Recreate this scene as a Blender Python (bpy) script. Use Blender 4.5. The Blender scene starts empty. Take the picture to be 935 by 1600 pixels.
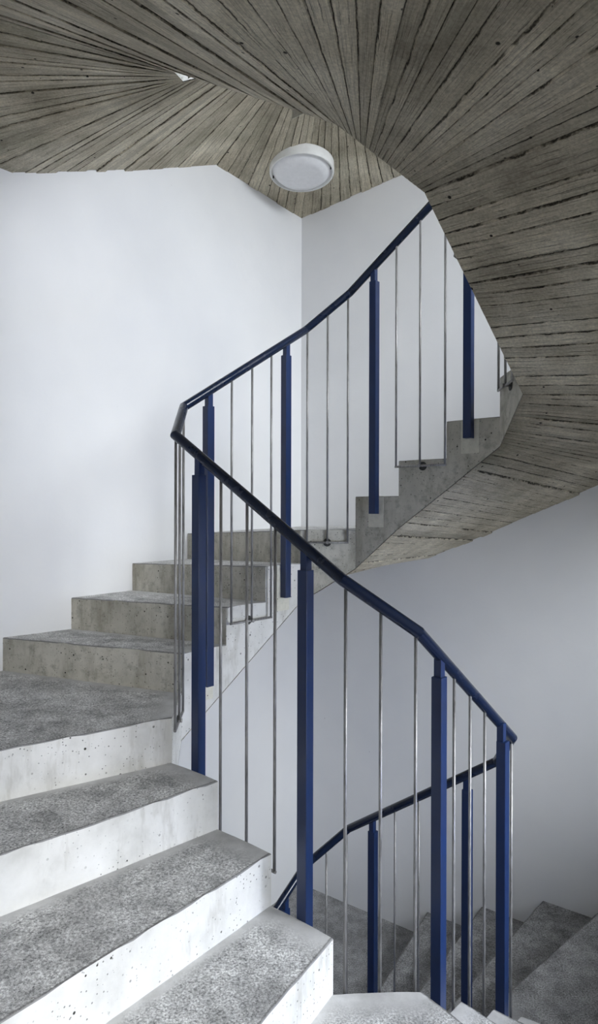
import bpy, bmesh, math, random
from mathutils import Vector, Matrix
from mathutils.bvhtree import BVHTree

random.seed(7)
COL = bpy.context.scene.collection
R = 0.165                                   # one rise

def T(k):                                   # height of tread k (tread -4 is the landing, z = 0)
    return (k + 4) * R

# ------------------------------------------------------------------ plan
WELL = [(-0.4617, 2.3737), (-0.4819, 2.6837), (0.0078, 3.2159), (0.2794, 3.2230),
        (0.8488, 2.7562), (0.8469, 2.4665), (0.3663, 1.9164), (0.1032, 1.9041)]
RAIL = [(-0.4564, 2.4025, 0.2768), (-0.4709, 2.6597, 0.4218), (0.0310, 3.2067, 0.8886), (0.2479, 3.2107, 1.0720),
        (0.8326, 2.7317, 1.5900), (0.8198, 2.4967, 1.7728), (0.3550, 1.9236, 2.2812), (0.1288, 1.9125, 2.4369)]
EYE = 1.4146
UA = Vector((0.8039, -0.5948))              # along the SW / NE walls, left to right
UB = Vector((0.5948, 0.8039))               # along the NW / SE walls, away
CN = Vector((0.0143, 4.774))
L_A, L_B = 3.08, 3.30
CW = CN - UB * L_B
CE = CN + UA * L_A
CS = CW + UA * L_A
SQ = [CW, CN, CE, CS]                       # clockwise going up: W N E S
Z_BOT, Z_TOP = T(-22), T(29)

def inner(k):
    q, m = divmod(k, 4)
    if m == 0:
        return Vector(WELL[(2 * q) % 8])
    a = Vector(WELL[(2 * q + 1) % 8]); b = Vector(WELL[(2 * q + 2) % 8])
    return a.lerp(b, (m - 1) / 3)

ANG = {0: 214, 15: 222.8, 14: 231.3, 13: 238.5, 1: 163, 2: 155.5, 3: 146.5, 4: 136,
       5: 60, 6: 54, 7: 48, 8: 41, 9: -31, 10: -38, 11: -46, 12: -53}
ANG_OV = {20: 122, 17: 160, 18: 154}

def line_hit(p, d):                         # distance round the square where a radial line meets the wall
    best = None
    for i in range(4):
        a, b = SQ[i], SQ[(i + 1) % 4]
        e = b - a
        den = d.x * e.y - d.y * e.x
        if abs(den) < 1e-9:
            continue
        t = ((a.x - p.x) * e.y - (a.y - p.y) * e.x) / den
        s = ((a.x - p.x) * d.y - (a.y - p.y) * d.x) / den
        if t > 0 and -1e-6 <= s <= 1 + 1e-6:
            if best is None or t < best[0]:
                best = (t, i + s)
    return best[1]

def at_per(u):
    i = int(math.floor(u)) % 4
    f = u - math.floor(u)
    return SQ[i].lerp(SQ[(i + 1) % 4], f)

def outer_u(k):
    a = math.radians(ANG_OV.get(k, ANG[k % 16]))
    return line_hit(inner(k), Vector((math.cos(a), math.sin(a))))

def off_in(k):
    if k <= 0: return 0.33
    if k <= 5: return 0.36
    return {6: .32, 7: .31, 8: .295, 13: .262, 14: .27, 15: .28}.get(k, .29)

def off_out(k):
    return {5: .37, 8: .378, 17: .51, 18: .53, 19: .54, 20: .40, 21: .48}.get(k, .39)

# ------------------------------------------------------------------ helpers
def link(name, me, parent=None, mats=()):
    o = bpy.data.objects.new(name, me)
    COL.objects.link(o)
    for m in mats:
        me.materials.append(m)
    if parent is not None:
        o.parent = parent
        # meshes are written in world metres: undo the parents' offsets
        off = Vector((0, 0, 0)); p = parent
        while p is not None:
            off += p.location; p = p.parent
        o.location = -off
    return o

def obj(name, bm, mat, parent=None, smooth=False):
    me = bpy.data.meshes.new(name)
    bmesh.ops.recalc_face_normals(bm, faces=bm.faces)
    if smooth:
        for f in bm.faces: f.smooth = True
    bm.to_mesh(me); bm.free()
    return link(name, me, parent, [mat])

def empty(name, loc, parent=None):
    o = bpy.data.objects.new(name, None)
    COL.objects.link(o)
    o.empty_display_size = 0.1
    loc = Vector(loc)
    if parent is not None:
        o.parent = parent
        p = parent
        while p is not None:
            loc = loc - p.location; p = p.parent
    o.location = loc
    return o

def tag(o, label=None, cat=None, group=None, kind=None):
    if label: o['label'] = label
    if cat: o['category'] = cat
    if group: o['group'] = group
    if kind: o['kind'] = kind
    return o

def tube(bm, p, q, r, seg=10, r2=None):
    p, q = Vector(p), Vector(q)
    d = (q - p).normalized()
    a = d.orthogonal().normalized(); b = d.cross(a)
    r2 = r if r2 is None else r2
    A = [bm.verts.new(p + (a * math.cos(t) + b * math.sin(t)) * r) for t in [2 * math.pi * i / seg for i in range(seg)]]
    B = [bm.verts.new(q + (a * math.cos(t) + b * math.sin(t)) * r2) for t in [2 * math.pi * i / seg for i in range(seg)]]
    for i in range(seg):
        f = bm.faces.new((A[i], A[(i + 1) % seg], B[(i + 1) % seg], B[i])); f.smooth = True
    bm.faces.new(A[::-1]); bm.faces.new(B)

def path_tube(bm, pts, r, seg=16, cap=True):
    """mitred tube, every straight a run of its own so the joints stay crisp"""
    pts = [Vector(p) for p in pts]
    n = len(pts)
    for i in range(n - 1):
        p, q = pts[i], pts[i + 1]
        d = (q - p).normalized()
        side = d.cross(Vector((0, 0, 1))).normalized(); up = side.cross(d)
        def nrm(j):
            if j == 0 or j == n - 1: return d
            return ((pts[j] - pts[j - 1]).normalized() + (pts[j + 1] - pts[j]).normalized()).normalized()
        rings = []
        for c, nn in ((p, nrm(i)), (q, nrm(i + 1))):
            ring = []
            for s in range(seg):
                t = 2 * math.pi * s / seg
                o = c + (side * math.cos(t) + up * math.sin(t)) * r
                o = o + d * ((c - o).dot(nn) / d.dot(nn))
                ring.append(bm.verts.new(o))
            rings.append(ring)
        for s in range(seg):
            f = bm.faces.new((rings[0][s], rings[0][(s + 1) % seg], rings[1][(s + 1) % seg], rings[1][s])); f.smooth = True
        if cap and i == 0: bm.faces.new(rings[0][::-1])
        if cap and i == n - 2: bm.faces.new(rings[1])

def obox(bm, c, ax, ay, az, hx, hy, hz, bev=0.0):
    """box about c with half sizes along the three given axes"""
    vs = []
    for sx in (-1, 1):
        for sy in (-1, 1):
            for sz in (-1, 1):
                vs.append(bm.verts.new(Vector(c) + ax * hx * sx + ay * hy * sy + az * hz * sz))
    fs = [bm.faces.new([vs[i] for i in f]) for f in ((0, 1, 3, 2), (4, 6, 7, 5), (0, 4, 5, 1), (2, 3, 7, 6), (0, 2, 6, 4), (1, 5, 7, 3))]
    if bev:
        es = list({e for f in fs for e in f.edges})
        bmesh.ops.bevel(bm, geom=es, offset=bev, segments=2, affect='EDGES', profile=0.7)
X3, Y3, Z3 = Vector((1, 0, 0)), Vector((0, 1, 0)), Vector((0, 0, 1))

def prism(bm, poly, z0, z1):
    a = [bm.verts.new((p[0], p[1], z0)) for p in poly]
    b = [bm.verts.new((p[0], p[1], z1)) for p in poly]
    n = len(poly)
    for i in range(n):
        bm.faces.new((a[i], a[(i + 1) % n], b[(i + 1) % n], b[i]))
    bm.faces.new(a[::-1]); bm.faces.new(b)

# ------------------------------------------------------------------ materials
class NT:
    def __init__(s, name):
        s.m = bpy.data.materials.new(name); s.m.use_nodes = True
        s.n = s.m.node_tree.nodes; s.l = s.m.node_tree.links
        s.b = s.n['Principled BSDF']
    def node(s, t, **kw):
        n = s.n.new(t)
        for k, v in kw.items():
            if hasattr(n, k): setattr(n, k, v)
            else: n.inputs[k].default_value = v
        return n
    def lk(s, a, b): s.l.new(a, b)
    def coord(s, kind='Object'):
        if not hasattr(s, 'tc'): s.tc = s.node('ShaderNodeTexCoord')
        return s.tc.outputs[kind]
    def mapping(s, src, scale=(1, 1, 1), rot=(0, 0, 0)):
        m = s.node('ShaderNodeMapping'); m.inputs['Scale'].default_value = scale; m.inputs['Rotation'].default_value = rot
        s.lk(src, m.inputs['Vector']); return m.outputs[0]
    def noise(s, src, scale, detail=4, rough=.6, dist=0):
        n = s.node('ShaderNodeTexNoise'); n.inputs['Scale'].default_value = scale
        n.inputs['Detail'].default_value = detail; n.inputs['Roughness'].default_value = rough
        n.inputs['Distortion'].default_value = dist
        s.lk(src, n.inputs['Vector']); return n.outputs['Fac']
    def vor(s, src, scale, rnd=1):
        n = s.node('ShaderNodeTexVoronoi'); n.inputs['Scale'].default_value = scale
        s.lk(src, n.inputs['Vector']); return n
    def math(s, op, a, b=None, clamp=False):
        n = s.node('ShaderNodeMath', operation=op); n.use_clamp = clamp
        for i, v in enumerate((a, b)):
            if v is None: continue
            if isinstance(v, (int, float)): n.inputs[i].default_value = v
            else: s.lk(v, n.inputs[i])
        return n.outputs[0]
    def ramp(s, src, stops):
        n = s.node('ShaderNodeValToRGB'); e = n.color_ramp.elements
        while len(e) < len(stops): e.new(0.5)
        for i, (p, c) in enumerate(stops):
            e[i].position = p
            e[i].color = (c, c, c, 1) if isinstance(c, (int, float)) else (*c, 1)
        s.lk(src, n.inputs[0]); return n.outputs[0]
    def rng(s, src, a, b, c=0, d=1):
        n = s.node('ShaderNodeMapRange'); n.clamp = True
        for i, v in enumerate((a, b, c, d)): n.inputs[i + 1].default_value = v
        s.lk(src, n.inputs[0]); return n.outputs[0]
    def mix(s, f, a, b, mode='MIX'):
        n = s.node('ShaderNodeMix', data_type='RGBA', blend_type=mode)
        if isinstance(f, (int, float)): n.inputs[0].default_value = f
        else: s.lk(f, n.inputs[0])
        for i, v in ((6, a), (7, b)):
            if isinstance(v, tuple): n.inputs[i].default_value = (*v, 1)
            else: s.lk(v, n.inputs[i])
        return n.outputs[2]
    def bump(s, h, strength, dist, prev=None):
        n = s.node('ShaderNodeBump'); n.inputs['Strength'].default_value = strength; n.inputs['Distance'].default_value = dist
        s.lk(h, n.inputs['Height'])
        if prev is not None: s.lk(prev, n.inputs['Normal'])
        return n.outputs[0]
    def out(s, col=None, normal=None, rough=None, metal=0, spec=None):
        if col is not None:
            if isinstance(col, tuple): s.b.inputs['Base Color'].default_value = (*col, 1)
            else: s.lk(col, s.b.inputs['Base Color'])
        if normal is not None: s.lk(normal, s.b.inputs['Normal'])
        if rough is not None:
            if isinstance(rough, (int, float)): s.b.inputs['Roughness'].default_value = rough
            else: s.lk(rough, s.b.inputs['Roughness'])
        s.b.inputs['Metallic'].default_value = metal
        if spec is not None: s.b.inputs['Specular IOR Level'].default_value = spec
        return s.m

def pits(s, src, scale, lo, hi, thresh=.55):
    """small scattered air holes: 1 inside a hole"""
    v = s.vor(src, scale)
    rnd = s.node('ShaderNodeSeparateColor'); s.lk(v.outputs['Color'], rnd.inputs[0])
    rad = s.rng(rnd.outputs[0], thresh, 1, 0, hi)
    d = s.math('SUBTRACT', rad, v.outputs['Distance'])
    return s.rng(d, 0, lo, 0, 1)

def mat_plaster():
    s = NT('white_plaster'); c = s.coord()
    n1 = s.noise(c, 1.3, 3); n2 = s.noise(c, 26, 5); n3 = s.noise(c, 6, 4)
    col = s.mix(s.rng(n1, .35, .7), (.80, .80, .805), (.74, .745, .76))
    v = s.vor(c, 5.5)
    speck = s.math('MULTIPLY', s.rng(v.outputs['Distance'], .012, .03, 1, 0), s.rng(n3, .52, .6, 0, 1))
    col = s.mix(s.math('MULTIPLY', speck, .45), col, (.3, .29, .3))
    nn = s.bump(n2, .15, .004, s.bump(n3, .25, .006))
    return s.out(col, nn, .85, spec=.2)

def mat_tread(name='speckled_tread_concrete', k=1.0):
    s = NT(name)
    c = s.coord(); uv = s.coord('UV')
    sep = s.node('ShaderNodeSeparateXYZ'); s.lk(uv, sep.inputs[0])
    wob = s.math('MULTIPLY', s.math('SUBTRACT', s.noise(c, 9, 4, .7), .5), .10)
    d_in = s.math('ADD', sep.outputs[0], wob); d_bk = s.math('ADD', sep.outputs[1], wob)
    rough_zone = s.math('MULTIPLY', s.rng(d_in, .035, .12), s.rng(d_bk, .018, .05))
    grit = s.noise(c, 150, 3, .8); blot = s.noise(c, 11, 6, .65); big = s.noise(c, 3, 3)
    gr = s.ramp(grit, [(.34, (.17, .17, .168)), (.45, (.45, .445, .435)), (.55, (.66, .655, .64)), (.64, (.92, .92, .91))])
    bl = s.ramp(blot, [(.34, .60), (.52, .97), (.66, 1.2)])
    gr = s.mix(1, gr, bl, 'MULTIPLY')
    sm = s.ramp(s.noise(c, 14, 5), [(.3, (.48, .475, .465)), (.7, (.66, .655, .645))])
    col = s.mix(rough_zone, sm, gr)
    col = s.mix(s.math('MULTIPLY', s.rng(big, .5, .7), .35), col, (.22, .215, .21))
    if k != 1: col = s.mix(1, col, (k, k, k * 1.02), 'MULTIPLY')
    ue = s.node('ShaderNodeUVMap'); ue.uv_map = 'Edge'
    se_ = s.node('ShaderNodeSeparateXYZ'); s.lk(ue.outputs[0], se_.inputs[0])
    ed = s.math('SUBTRACT', s.math('ADD', .003, s.math('MULTIPLY', s.noise(c, 45, 4, .8), .012)), se_.outputs[0])
    col = s.mix(s.math('MULTIPLY', s.rng(ed, 0, .003), .72), col, (.13, .125, .12))
    h = s.math('MULTIPLY', grit, rough_zone)
    nn = s.bump(h, .75, .004, s.bump(blot, .4, .006))
    return s.out(col, nn, .88, spec=.25)

def mat_riser(name='pitted_riser_concrete', k=1.0, tint=(1, 1, 1), stain=.55):
    s = NT(name)
    c = s.coord()
    n = s.noise(c, 5, 5, .6); n2 = s.noise(c, 30, 4, .6)
    col = s.ramp(n, [(.3, (.44, .435, .41)), (.5, (.56, .555, .53)), (.7, (.64, .635, .615))])
    st = s.noise(s.mapping(c, (9, 9, 2.2)), 1.0, 5, .7)
    col = s.mix(s.rng(st, .56 if stain < .6 else .47, .72, 0, stain), col, (.27, .255, .215))
    col = s.mix(1, col, tuple(k * x for x in tint), 'MULTIPLY')
    p1 = pits(s, c, 50, .05, .24, .60); p2 = pits(s, c, 110, .1, .34, .52 if stain < .6 else .45)
    p = s.math('MAXIMUM', p1, s.math('MULTIPLY', p2, .7))
    # the holes thin out where the noise is low
    p = s.math('MULTIPLY', p, s.rng(s.noise(c, 3.3, 2), .42 if stain < .6 else .3, .55 if stain < .6 else .42))
    if stain > .6:
        n3 = s.noise(c, 22, 6, .75)
        col = s.mix(s.rng(n3, .50, .68, 0, .6), col, (.20, .19, .155))
    col = s.mix(p, col, (.05, .047, .04))
    nn = s.bump(p, .5, -.004, s.bump(n2, .35, .003))
    return s.out(col, nn, .82, spec=.25)

def mat_soffit():
    s = NT('board_marked_concrete')
    c = s.coord(); uv = s.coord('UV')
    sep = s.node('ShaderNodeSeparateXYZ'); s.lk(uv, sep.inputs[0])
    u, v = sep.outputs[0], sep.outputs[1]
    wob = s.math('MULTIPLY', s.math('SUBTRACT', s.noise(c, 14, 5, .75), .5), .30)
    uw = s.math('ADD', u, wob)
    fr = s.math('FRACT', uw)
    edge = s.math('ABSOLUTE', s.math('SUBTRACT', fr, .5))
    line = s.rng(edge, .455, .492)
    gate = s.rng(s.noise(c, 7, 4, .7), .38, .50, .12, 1)
    line = s.math('MULTIPLY', line, gate)
    e2 = s.math('ABSOLUTE', s.math('SUBTRACT', s.math('FRACT', s.math('MULTIPLY', uw, 2.7)), .5))
    l2 = s.math('MULTIPLY', s.rng(e2, .43, .49), s.rng(s.noise(c, 10, 4, .7), .46, .58, 0, .5))
    line = s.math('MAXIMUM', line, l2)
    wn = s.node('ShaderNodeTexWhiteNoise', noise_dimensions='1D'); s.lk(s.math('FLOOR', uw), wn.inputs['W'])
    cu = s.node('ShaderNodeCombineXYZ'); s.lk(u, cu.inputs[0]); s.lk(s.math('MULTIPLY', v, .55), cu.inputs[1])
    grain = s.noise(cu.outputs[0], 7, 6, .72, .4)
    fine = s.noise(s.mapping(cu.outputs[0], (5, 2.2, 1)), 9, 4, .7)
    blot = s.noise(c, 2.3, 5, .65); grit = s.noise(c, 120, 3, .7)
    base = s.ramp(blot, [(.30, (.33, .29, .22)), (.5, (.56, .505, .39)), (.70, (.80, .74, .60))])
    base = s.mix(1, base, s.rng(wn.outputs[0], 0, 1, .84, 1.13), 'MULTIPLY')
    base = s.mix(1, base, s.ramp(grain, [(.28, .45), (.42, .88), (.58, 1.05), (.75, 1.25)]), 'MULTIPLY')
    base = s.mix(1, base, s.ramp(fine, [(.35, .70), (.6, 1.12)]), 'MULTIPLY')
    base = s.mix(1, base, s.ramp(grit, [(.3, .80), (.65, 1.16)]), 'MULTIPLY')
    green = s.rng(s.noise(c, 1.6, 3), .56, .72, 0, .35)
    base = s.mix(green, base, (.20, .205, .135))
    base = s.mix(s.math('MULTIPLY', line, .9), base, (.022, .019, .014))
    p = pits(s, c, 30, .06, .22, .75)
    base = s.mix(p, base, (.03, .027, .022))
    h = s.math('SUBTRACT', s.math('ADD', s.math('MULTIPLY', grain, .8), s.math('MULTIPLY', fine, .4)), s.math('MULTIPLY', line, 1.0))
    nn = s.bump(grit, .3, .002, s.bump(h, .8, .010))
    return s.out(base, nn, .9, spec=.2)

def mat_patch():
    s = NT('repair_mortar'); c = s.coord()
    col = s.ramp(s.noise(c, 40, 4), [(.3, (.60, .585, .50)), (.7, (.72, .70, .61))])
    p = pits(s, c, 90, .1, .3, .85)
    return s.out(s.mix(p, col, (.1, .09, .08)), s.bump(s.noise(c, 80, 3), .2, .002), .85, spec=.2)

def mat_paint(name, col, rough):
    s = NT(name); c = s.coord()
    n = s.noise(c, 60, 4); n2 = s.noise(c, 8, 3)
    cc = s.mix(s.rng(n2, .3, .7), col, tuple(x * .8 for x in col))
    return s.out(cc, s.bump(n, .12, .001), s.rng(n2, .3, .7, rough, rough + .15), spec=.5)

def mat_steel():
    s = NT('bare_steel_rod'); c = s.coord()
    n = s.noise(s.mapping(c, (1, 1, .15)), 90, 4, .7)
    col = s.ramp(n, [(.3, (.16, .155, .15)), (.6, (.36, .35, .34))])
    return s.out(col, s.bump(n, .3, .001), .42, metal=.45)

def mat_plain(name, col, rough, metal=0):
    s = NT(name); c = s.coord()
    n = s.noise(c, 35, 3)
    return s.out(s.mix(s.rng(n, .3, .7), col, tuple(x * .93 for x in col)), None, rough, metal=metal)

def mat_glass():
    m = bpy.data.materials.new('window_glass'); m.use_nodes = True
    n, l = m.node_tree.nodes, m.node_tree.links; n.clear()
    o = n.new('ShaderNodeOutputMaterial'); mx = n.new('ShaderNodeMixShader')
    t = n.new('ShaderNodeBsdfTransparent'); g = n.new('ShaderNodeBsdfGlossy'); g.inputs['Roughness'].default_value = .02
    f = n.new('ShaderNodeFresnel'); f.inputs[0].default_value = 1.45
    l.new(f.outputs[0], mx.inputs[0]); l.new(t.outputs[0], mx.inputs[1]); l.new(g.outputs[0], mx.inputs[2]); l.new(mx.outputs[0], o.inputs[0])
    return m

M_WALL, M_TREAD, M_RISER, M_SOF, M_PATCH = mat_plaster(), mat_tread(), mat_riser(k=1.2), mat_soffit(), mat_patch()
M_TREAD_SHADE = mat_tread('shaded_tread_concrete', .55)  # shaded copy of the tread: the lower flight's gloom put into its colour
M_GREY = mat_plain('grey_landing_bounce_cut', (.30, .30, .30), .8)  # unseen landing surfaces darkened so less fill light reaches the posts
M_STAIN_SHADE = mat_riser('stained_shaded_riser_concrete', .95, (1.0, .975, .89), .85)  # stains, plus shade of risers turned from the window put into the colour
M_BLUE = mat_paint('blue_gloss_paint', (.010, .028, .098), .28)
M_RAILM = mat_paint('dark_blue_rail_paint', (.007, .015, .042), .17)
M_STEEL = mat_steel()
M_LAMP = mat_plain('white_lamp_housing', (.80, .80, .78), .4)
M_DIFF = mat_plain('opal_diffuser', (.88, .88, .90), .25)
M_DARK = mat_plain('dark_screw', (.06, .06, .055), .5, .6)
M_FRAME = mat_plain('grey_window_frame', (.35, .36, .37), .4)
M_GLASS = mat_glass()

# ------------------------------------------------------------------ staircase
K0, K1 = -21, 27
stair = empty('concrete_staircase', (0.19, 2.57, Z_BOT))
tag(stair, 'winding grey concrete staircase with board-marked underside climbing round the open well', 'staircase')

def columns(k, n_reg, n_cor):
    """matching points on the well edge and on the wall across one step: list of (t, inner xy, outer xy)"""
    i0, i1 = inner(k), inner(k + 1)
    u0, u1 = outer_u(k), outer_u(k + 1)
    while u1 < u0: u1 += 4
    cor = math.floor(u1) if math.floor(u1) > u0 else None
    out = []
    if cor is None:
        for j in range(n_reg + 1):
            t = j / n_reg
            out.append((t, i0.lerp(i1, t), at_per(u0 + (u1 - u0) * t), None))
        return out
    a, b = cor - u0, u1 - cor
    na = max(1, round(n_cor * a / (a + b))); nb = max(1, n_cor - na)
    tc = na / (na + nb)
    for j in range(na + 1):
        t = tc * j / na
        out.append((t, i0.lerp(i1, t), at_per(u0 + a * j / na) if j < na else SQ[cor % 4], j / na))
    for j in range(1, nb + 1):
        t = tc + (1 - tc) * j / nb
        out.append((t, i0.lerp(i1, t), at_per(cor + b * j / nb), 1 + j / nb))
    return out

def soffit_z(k, t, c, outer):
    if not outer:
        return (T(k) - off_in(k)) * (1 - t) + (T(k + 1) - off_in(k + 1)) * t
    a, b = T(k) - off_out(k), T(k + 1) - off_out(k + 1)
    if c is None: return a * (1 - t) + b * t
    mid = a * .93 + b * .07 - (.015 if k == 20 else 0)
    return a + (mid - a) * c if c <= 1 else mid + (b - mid) * (c - 1)

TILT = {0: (0, .028), 1: (.012, 0), 2: (-.010, -.010), 3: (-.028, -.028), 4: (-.042, 0)}   # the casting is not true: wall ends of a few treads
sof20 = None
def build_step(k):
    global sof20
    rnd = random.Random(k * 31 + 5)
    bm = bmesh.new(); uvl = bm.loops.layers.uv.new('UVMap'); uve = bm.loops.layers.uv.new('Edge')
    cols = columns(k, 3, 4)
    M = 22
    z = T(k)
    i1, o1 = inner(k + 1), at_per(outer_u(k + 1))
    bd = (o1 - i1).normalized(); bn = Vector((-bd.y, bd.x))
    i0 = inner(k)
    if (i0 - i1).dot(bn) < 0: bn = -bn
    def uvof(co, r, ln):
        return (r * ln, (Vector((co.x, co.y)) - i1).dot(bn))
    top, info = [], {}
    o0 = cols[0][2]; nd = (o0 - i0).normalized(); nn = Vector((-nd.y, nd.x))
    for j, (t, ip, op, c) in enumerate(cols):
        row = []
        ln = (op - ip).length
        for i in range(M + 1):
            r = i / M
            p = ip.lerp(op, r)
            dz = 0
            if j == 0 and 0 < i < M:
                p = p + nn * rnd.uniform(-.0016, .0016); dz = rnd.uniform(-.0016, .0006)
            ta, tb = TILT.get(k, (0, 0)); dz += (ta + (tb - ta) * t) * r
            v = bm.verts.new((p.x, p.y, z + dz)); row.append(v); info[v] = uvof(p, r, ln)
        top.append(row)
    faces_top = []
    for j in range(len(cols) - 1):
        for i in range(M):
            f = bm.faces.new((top[j][i], top[j][i + 1], top[j + 1][i + 1], top[j + 1][i])); f.material_index = 0
            faces_top.append(f)
            for l in f.loops:
                l[uvl].uv = info[l.vert]
                l[uve].uv = (abs((Vector((l.vert.co.x, l.vert.co.y)) - i0).dot(nn)), 0)
    # riser, inner side, back and outer faces, down to the soffit
    def zb(j, r):
        t, ip, op, c = cols[j]
        return soffit_z(k, t, c, False) * (1 - r) + soffit_z(k, t, c, True) * r
    ztop_bot = {}
    def low(j, i):
        if (j, i) not in ztop_bot:
            v = top[j][i]; t, ip, op, c = cols[j]; p = ip.lerp(op, i / M)
            ztop_bot[(j, i)] = bm.verts.new((p.x, p.y, zb(j, i / M) + .004))
        return ztop_bot[(j, i)]
    nose, n = [], len(cols) - 1
    for i in range(M):
        f = bm.faces.new((top[0][i], low(0, i), low(0, i + 1), top[0][i + 1])); f.material_index = 1
        nose.append(bm.edges.get((top[0][i], top[0][i + 1])))
        f = bm.faces.new((top[n][i + 1], low(n, i + 1), low(n, i), top[n][i])); f.material_index = 1
    for j in range(n):
        f = bm.faces.new((top[j + 1][0], low(j + 1, 0), low(j, 0), top[j][0])); f.material_index = 3
        nose.append(bm.edges.get((top[j][0], top[j + 1][0])))
        f = bm.faces.new((top[j][M], low(j, M), low(j + 1, M), top[j + 1][M])); f.material_index = 1
    bmesh.ops.bevel(bm, geom=nose, offset=.0045, segments=2, affect='EDGES', profile=.5)
    bm.normal_update()
    cen = Vector((0, 0, 0))
    for v in bm.verts: cen += v.co
    cen /= len(bm.verts)
    for f in bm.faces:
        if (f.calc_center_median() - cen).dot(f.normal) < 0: f.normal_flip()
    # formwork boards cast into the underside, each a strip of its own level
    bc = columns(k, 6, 21)
    RR = 10
    for j in range(len(bc) - 1):
        w = rnd.uniform(-.005, .005); w2 = w + rnd.uniform(-.002, .002)
        g = .07 if len(bc) > 9 else .05
        rows = []
        for i in range(RR + 1):
            r = i / RR
            pr = []
            for jj, gg in ((j, 0), (j, g), (j + 1, -g), (j + 1, 0)):
                t, ip, op, c = bc[jj]
                ot = bc[j + 1] if gg > 0 else bc[j]
                fct = abs(gg)
                a = ip.lerp(op, r); b = ot[1].lerp(ot[2], r)
                za = soffit_z(k, t, c, False) * (1 - r) + soffit_z(k, t, c, True) * r
                zo = soffit_z(k, ot[0], ot[3], False) * (1 - r) + soffit_z(k, ot[0], ot[3], True) * r
                p = a.lerp(b, fct); zz = za + (zo - za) * fct
                jit = 0 if i in (0,) else (w * (1 - r) + w2 * r)
                if gg == 0: jit = .004                      # joint drawn up between boards
                pr.append((bm.verts.new((p.x, p.y, zz + jit)), r * (op - ip).length))
            rows.append(pr)
        base = k * 24 + j + 400
        us = (0, g, 1 - g, 1)
        for i in range(RR):
            for q in range(3):
                vs = (rows[i][q], rows[i][q + 1], rows[i + 1][q + 1], rows[i + 1][q])
                f = bm.faces.new([x[0] for x in vs]); f.material_index = 2
                for l, x, uu in zip(f.loops, vs, (us[q], us[q + 1], us[q + 1], us[q])):
                    l[uvl].uv = (base + uu, x[1])
                f.normal_update()
                if f.normal.z > 0: f.normal_flip()
    if k == 20:
        sof20 = BVHTree.FromBMesh(bm)
    me = bpy.data.meshes.new('step'); bm.to_mesh(me); bm.free()
    return link('step', me, stair, [M_TREAD_SHADE if k <= -8 else M_TREAD, M_STAIN_SHADE if 1 <= k <= 13 or k <= -8 else M_RISER, M_SOF, M_STAIN_SHADE if 4 <= k <= 13 else M_RISER])  # darker copies paint shade on the lower flight and turned-away faces

for k in range(K0, K1):
    build_step(k)

# ------------------------------------------------------------------ railing
def rail_pt(k):                              # k = 4q or 4q + 1: the joints of the handrail
    q, m = divmod(k, 4)
    x, y, zz = RAIL[(2 * q + m) % 8]
    turn = q // 4
    return Vector((x, y, zz + EYE + turn * 16 * R))

railing = empty('stair_railing', (0.19, 2.57, T(-15)))
tag(railing, 'blue steel stair railing with square posts and thin bare rods round the well', 'railing')
Q0, Q1 = -4, 4
pts = []
for q in range(Q0, Q1):
    pts += [rail_pt(4 * q), rail_pt(4 * q + 1)]
pts.append(rail_pt(4 * Q1))
bm = bmesh.new(); path_tube(bm, pts, .0185, 20)
obj('handrail', bm, M_RAILM, railing)

def rod_panel(A, B, ts, zbot, kin):
    """three rods hung from the rail between A and B; the outer two joined below, the middle one bolted to the concrete"""
    panel_c = A.lerp(B, ts[1])
    pn = empty('rod_panel', (panel_c.x, panel_c.y, zbot), railing)
    d = (B - A); d2 = Vector((d.x, d.y, 0)).normalized()
    outn = Vector((d2.y, -d2.x, 0))
    if outn.dot(Vector((0.19, 2.57, 0)) - Vector((A.x, A.y, 0))) > 0: outn = -outn   # away from the well
    P = [A.lerp(B, t) for t in ts]
    r = .0052
    for i in (0, 2):
        b = bmesh.new(); tube(b, (P[i].x, P[i].y, zbot), (P[i].x, P[i].y, P[i].z - .012), r, 10)
        obj('rod', b, M_STEEL, pn)
    b = bmesh.new(); tube(b, (P[1].x, P[1].y, zbot + .004), (P[1].x, P[1].y, P[1].z - .012), r, 10)
    obj('rod', b, M_STEEL, pn)
    b = bmesh.new()
    a0 = Vector((P[0].x, P[0].y, zbot)); a1 = Vector((P[2].x, P[2].y, zbot))
    tube(b, a0 - d2 * r, a1 + d2 * r, r, 10)
    obj('bottom_bar', b, M_STEEL, pn)
    c = Vector((P[1].x, P[1].y, zbot))
    w = kin
    b = bmesh.new()
    tube(b, c + outn * (w + .004), c - outn * .010, .0045, 10)                 # bolt
    tube(b, c - outn * .004, c - outn * .012, .0085, 6)                         # hexagon nut
    bo = obj('anchor_bolt', b, M_STEEL, pn)
    b = bmesh.new(); tube(b, c + outn * (w - .004), c + outn * (w + .001), .020, 24)
    obj('washer', b, M_DARK, pn)

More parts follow.
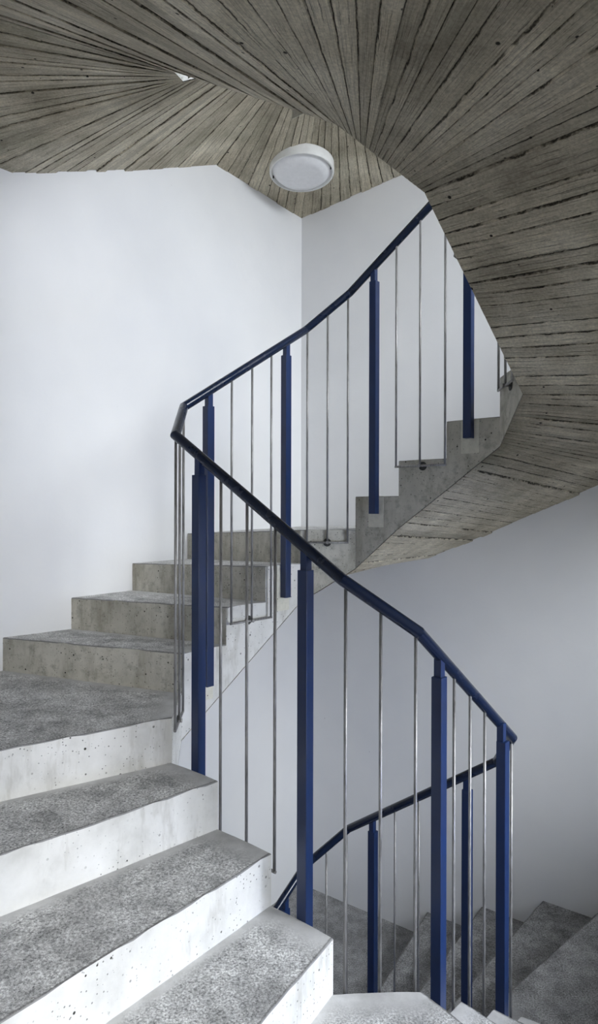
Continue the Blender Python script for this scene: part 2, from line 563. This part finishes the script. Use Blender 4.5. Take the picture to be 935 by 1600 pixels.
POST_DROP = {0: .155, 1: .085, 2: .12, 3: .12}
for q in range(Q0, Q1):
    # chamfer panel over tread 4q
    A, B = rail_pt(4 * q), rail_pt(4 * q + 1)
    cA, cB = inner(4 * q), inner(4 * q + 1)
    def gap(A, B, cA, cB):
        d2 = Vector((B.x - A.x, B.y - A.y)).normalized(); nrm = Vector((d2.y, -d2.x))
        mA = Vector(((A.x + B.x) / 2, (A.y + B.y) / 2)); e = (cB - cA).normalized(); ne = Vector((e.y, -e.x))
        return abs((mA - cA).dot(ne))
    rod_panel(A, B, (.04, .5, .96), T(4 * q) - .062, gap(A, B, cA, cB))
    # straight side: post, panel, post
    A, B = rail_pt(4 * q + 1), rail_pt(4 * q + 4)
    cA, cB = inner(4 * q + 1), inner(4 * q + 4)
    rod_panel(A, B, (.35, .515, .68), T(4 * q + 2) - (.03 if q % 4 == 1 else .072), gap(A, B, cA, cB))
    d = (B - A); d2 = Vector((d.x, d.y, 0)).normalized(); nrm = Vector((d2.y, -d2.x, 0))
    e = Vector(((cB - cA).x, (cB - cA).y, 0)).normalized(); en = Vector((e.y, -e.x, 0))
    if en.dot(Vector((0.19 - cA.x, 2.57 - cA.y, 0))) < 0: en = -en       # into the well
    drop = POST_DROP[q % 4]
    for t, k in ((.18, 4 * q + 1), (.82, 4 * q + 3)):
        p = A.lerp(B, t)
        zt = p.z - .019 - .046; zb_ = T(k) - drop
        hw = .0175
        # sits flat on the concrete face
        c2 = Vector((cA.x, cA.y, 0)); pp = Vector((p.x, p.y, 0))
        dist = (pp - c2).dot(en)
        pc = pp + en * (hw + .0015 - dist)
        post = bmesh.new(); obox(post, (pc.x, pc.y, (zt + zb_) / 2), e, en, Z3, hw + .001, hw, (zt - zb_) / 2, .0022)
        po = obj('post', post, M_BLUE, railing)
        nk = bmesh.new(); kx = pc * .65 + pp * .35; obox(nk, (kx.x, kx.y, (zt + p.z) / 2 - .002), e, en, Z3, .0125, .0125, (p.z - zt) / 2 + .002, .001)
        obj('neck', nk, M_BLUE, po)
        pm = bmesh.new()
        base = pc - en * (hw + .0005)
        obox(pm, (base.x, base.y, T(k) - .004 - (drop + .06) / 2), e, en, Z3, .042, .0012, (drop + .06) / 2)
        obj('mortar_patch', pm, M_PATCH, stair)

# ------------------------------------------------------------------ ceiling lamp under the far corner
hit = sof20.ray_cast(Vector((0.012, 4.16, T(20) - 1.2)), Z3)
lp = hit[0] + Vector((0, 0, .004))
ln_ = Vector((.01, -.10, -1)).normalized()
print('LAMP', lp, (lp.z - EYE) / lp.y)
lamp = empty('bulkhead_lamp', lp)
tag(lamp, 'round white bulkhead lamp fixed to the concrete soffit above the far corner', 'lamp')
rot = Vector((0, 0, 1)).rotation_difference(ln_).to_matrix().to_4x4()
def lathe(prof, seg=64):
    b = bmesh.new(); rings = []
    for (r, h) in prof:
        if r < 1e-6:
            rings.append([b.verts.new((0, 0, h))])
        else:
            rings.append([b.verts.new((r * math.cos(2 * math.pi * i / seg), r * math.sin(2 * math.pi * i / seg), h)) for i in range(seg)])
    for a, c in zip(rings, rings[1:]):
        for i in range(seg):
            if len(c) == 1: f = b.faces.new((a[i], a[(i + 1) % seg], c[0]))
            elif len(a) == 1: f = b.faces.new((a[0], c[(i + 1) % seg], c[i]))
            else: f = b.faces.new((a[i], a[(i + 1) % seg], c[(i + 1) % seg], c[i]))
            f.smooth = True
    b.transform(Matrix.Translation(lp) @ rot)
    return b
LS = 1.0
b = lathe([(0, -.006), (.185 * LS, -.006), (.203 * LS, .000), (.206 * LS, .004), (.206 * LS, .060), (.202 * LS, .066), (.196 * LS, .067), (.193 * LS, .064), (.190 * LS, .050), (.186 * LS, .050)])
o = obj('housing', b, M_LAMP, lamp)
b = lathe([(.187 * LS, .046), (.186 * LS, .054), (.172 * LS, .066), (.160 * LS, .078), (.12 * LS, .084), (.06 * LS, .087), (0, .088)])
obj('diffuser', b, M_DIFF, lamp)
for a in (15, 195):
    b = bmesh.new(); ca, sa = math.cos(math.radians(a + 10)), math.sin(math.radians(a + 10))
    tube(b, (ca * .188, sa * .188, .045), (ca * .188, sa * .188, .066), .0045, 10)
    b.transform(Matrix.Translation(lp) @ rot)
    obj('screw', b, M_DARK, lamp)
for ch in lamp.children:
    if ch.type == 'MESH' and ch.name.startswith('housing'):
        md = ch.modifiers.new('edge', 'EDGE_SPLIT'); md.split_angle = math.radians(35)

# ------------------------------------------------------------------ the setting
def struct(name, bm, mat=M_WALL):
    o = obj(name, bm, mat); o['kind'] = 'structure'; return o
TH = .22
def v2(p): return (p.x, p.y)
NWn, NEn = Vector((-.8039, .5948)), Vector((.5948, .8039))
SWn, SEn = -NEn, -NWn
b = bmesh.new(); prism(b, [v2(CW - UB * TH), v2(CN + UB * TH), v2(CN + UB * TH + NWn * TH), v2(CW - UB * TH + NWn * TH)], Z_BOT, Z_TOP); struct('wall_left', b)
b = bmesh.new(); prism(b, [v2(CN), v2(CE), v2(CE + NEn * TH), v2(CN + NEn * TH)], Z_BOT, Z_TOP); struct('wall_right', b)
# wall on the camera's left, with the opening to the landing at every turn
def sw(s, o=0): return CW + UA * s + SWn * o
b = bmesh.new()
S_OP = 1.80
prism(b, [v2(sw(0)), v2(sw(S_OP)), v2(sw(S_OP, TH)), v2(sw(0, TH))], Z_BOT, Z_TOP)
for z0, z1 in ((Z_BOT, -.22), (2.45, Z_TOP)):
    prism(b, [v2(sw(S_OP)), v2(sw(L_A)), v2(sw(L_A, TH)), v2(sw(S_OP, TH))], z0, z1)
struct('wall_near', b)
# wall on the right of the camera with a wide window in each turn
def se(s, o=0): return CS + UB * s + SEn * o
W0, W1 = .35, 2.95
wins = [(T(-4) + .15 + 16 * R * i, T(-4) + 1.38 + 16 * R * i) for i in (-1, 0, 1)]
b = bmesh.new()
prism(b, [v2(se(-TH)), v2(se(W0)), v2(se(W0, TH)), v2(se(-TH, TH))], Z_BOT, Z_TOP)
prism(b, [v2(se(W1)), v2(se(L_B + TH)), v2(se(L_B + TH, TH)), v2(se(W1, TH))], Z_BOT, Z_TOP)
zz = Z_BOT
for z0, z1 in wins + [(Z_TOP, Z_TOP)]:
    if z0 > zz: prism(b, [v2(se(W0)), v2(se(W1)), v2(se(W1, TH)), v2(se(W0, TH))], zz, z0)
    zz = z1
struct('wall_window_side', b)
ub3, se3 = Vector((*UB, 0)), Vector((*SEn, 0))
for i, (z0, z1) in enumerate(wins):
    c = se((W0 + W1) / 2, TH * .6)
    w = empty('window_%d' % (i + 1), (c.x, c.y, z0)); w['kind'] = 'structure'
    f = bmesh.new()
    hw = (W1 - W0) / 2; cz = (z0 + z1) / 2; hh = (z1 - z0) / 2
    for s in (-1, 0, 1): obox(f, (c.x + UB.x * s * (hw - .025), c.y + UB.y * s * (hw - .025), cz), ub3, se3, Z3, .025, .03, hh)
    for s in (-1, 1): obox(f, (c.x, c.y, cz + s * (hh - .025)), ub3, se3, Z3, hw, .03, .025)
    obj('window_frame', f, M_FRAME, w)
    g = bmesh.new(); obox(g, (c.x, c.y, cz), ub3, se3, Z3, hw - .03, .003, hh - .03); obj('pane', g, M_GLASS, w)
# floors and ceiling of the shaft
b = bmesh.new(); prism(b, [v2(CW), v2(CN), v2(CE), v2(CS)], Z_BOT - .2, Z_BOT + .001); struct('floor_lowest', b, M_RISER)
b = bmesh.new(); prism(b, [v2(CW), v2(CN), v2(CE), v2(CS)], Z_TOP - .2, Z_TOP); struct('ceiling_top', b)
# landing behind the opening: floor, ceiling, three walls and an added window
D = 2.6; A0, A1 = .9, 4.0
b = bmesh.new(); prism(b, [v2(sw(A0, TH)), v2(sw(A1, TH)), v2(sw(A1, D)), v2(sw(A0, D))], -.22, 0)
prism(b, [v2(sw(S_OP)), v2(sw(L_A)), v2(sw(L_A, TH)), v2(sw(S_OP, TH))], -.22, 0)
struct('floor', b, M_TREAD)
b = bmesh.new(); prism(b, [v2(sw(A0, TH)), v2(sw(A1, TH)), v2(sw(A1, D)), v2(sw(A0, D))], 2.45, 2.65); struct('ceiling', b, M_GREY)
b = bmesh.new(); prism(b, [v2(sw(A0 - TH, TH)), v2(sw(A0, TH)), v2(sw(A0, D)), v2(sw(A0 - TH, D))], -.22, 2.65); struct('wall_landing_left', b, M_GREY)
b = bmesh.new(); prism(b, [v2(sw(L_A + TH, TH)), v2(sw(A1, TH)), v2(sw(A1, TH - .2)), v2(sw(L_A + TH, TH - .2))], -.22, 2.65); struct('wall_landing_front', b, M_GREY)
b = bmesh.new()
prism(b, [v2(sw(A1, TH)), v2(sw(A1 + TH, TH)), v2(sw(A1 + TH, D)), v2(sw(A1, D))], -.22, .5)
prism(b, [v2(sw(A1, TH)), v2(sw(A1 + TH, TH)), v2(sw(A1 + TH, D)), v2(sw(A1, D))], 2.2, 2.65)
for o0, o1 in ((TH, .5), (2.3, D)):
    prism(b, [v2(sw(A1, o0)), v2(sw(A1 + TH, o0)), v2(sw(A1 + TH, o1)), v2(sw(A1, o1))], .5, 2.2)
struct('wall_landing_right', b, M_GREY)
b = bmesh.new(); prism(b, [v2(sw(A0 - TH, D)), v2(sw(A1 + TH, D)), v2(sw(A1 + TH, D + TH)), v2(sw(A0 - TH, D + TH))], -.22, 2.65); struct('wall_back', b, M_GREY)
ua3, sw3 = Vector((*UA, 0)), Vector((*SWn, 0))
c = sw(A1 + .12, 1.4)
w = empty('window_4', (c.x, c.y, .5)); w['kind'] = 'structure'  # unseen window added to go with the fill lamp
f = bmesh.new()
for s in (-1, 1):
    obox(f, (c.x + SWn.x * s * .875, c.y + SWn.y * s * .875, 1.35), ua3, sw3, Z3, .03, .025, .85)
    obox(f, (c.x, c.y, 1.35 + s * .825), ua3, sw3, Z3, .03, .9, .025)
obj('window_frame', f, M_FRAME, w)
g = bmesh.new(); obox(g, (c.x, c.y, 1.35), ua3, sw3, Z3, .003, .87, .82); obj('pane', g, M_GLASS, w)

# ------------------------------------------------------------------ light
def area(name, loc, direction, sx, sy, power, col):
    l = bpy.data.lights.new(name, 'AREA'); l.shape = 'RECTANGLE'; l.size = sx; l.size_y = sy
    l.energy = power; l.color = col
    o = bpy.data.objects.new(name, l); COL.objects.link(o); o.location = loc
    o.rotation_euler = Vector(direction).to_track_quat('-Z', 'Z').to_euler()
    return o
SKY = (.90, .95, 1.0)
for i, (z0, z1) in enumerate(wins):
    c = se((W0 + W1) / 2, TH + .25)
    area('daylight_through_window', (c.x + SEn.x * .75, c.y + SEn.y * .75, (z0 + z1) / 2 + 1.15), (-SEn.x, -SEn.y, -.85), 2.9, 1.7, (280, 340, 470)[i], ((.50, .62, 1.0), SKY, SKY)[i])
c = sw(A1 + TH + .15, 1.4)
area('landing_fill_light', (c.x, c.y, 1.4), (-UA.x, -UA.y, 0), 1.8, 1.7, 95, (1.0, .985, .96))  # unseen lamp added as fill for the near steps
w = bpy.data.worlds.new('sky'); bpy.context.scene.world = w; w.use_nodes = True
bgn = w.node_tree.nodes['Background']
st = w.node_tree.nodes.new('ShaderNodeTexSky'); st.sky_type = 'HOSEK_WILKIE'
st.sun_direction = Vector((.3, .5, .8)).normalized(); st.turbidity = 6
w.node_tree.links.new(st.outputs[0], bgn.inputs[0]); bgn.inputs[1].default_value = .5

# ------------------------------------------------------------------ camera
cam = bpy.data.cameras.new('camera'); co = bpy.data.objects.new('camera', cam); COL.objects.link(co)
cam.sensor_fit = 'VERTICAL'; cam.sensor_height = 24; cam.lens = 1018.36 / 1600 * 24
cam.clip_start = .02
co.location = (0, 0, EYE)
co.rotation_euler = (math.radians(90) - .0021, .0, 0)
co.rotation_mode = 'XYZ'
co.matrix_world = Matrix.Translation((0, 0, EYE)) @ Matrix.Rotation(math.radians(90) - .0021, 4, 'X') @ Matrix.Rotation(.0025, 4, 'Z')
bpy.context.scene.camera = co
vs = bpy.context.scene.view_settings
vs.view_transform = 'Standard'; vs.look = 'None'; vs.exposure = 0.12
bpy.context.scene.cycles.max_bounces = 10
bpy.context.scene.cycles.diffuse_bounces = 7
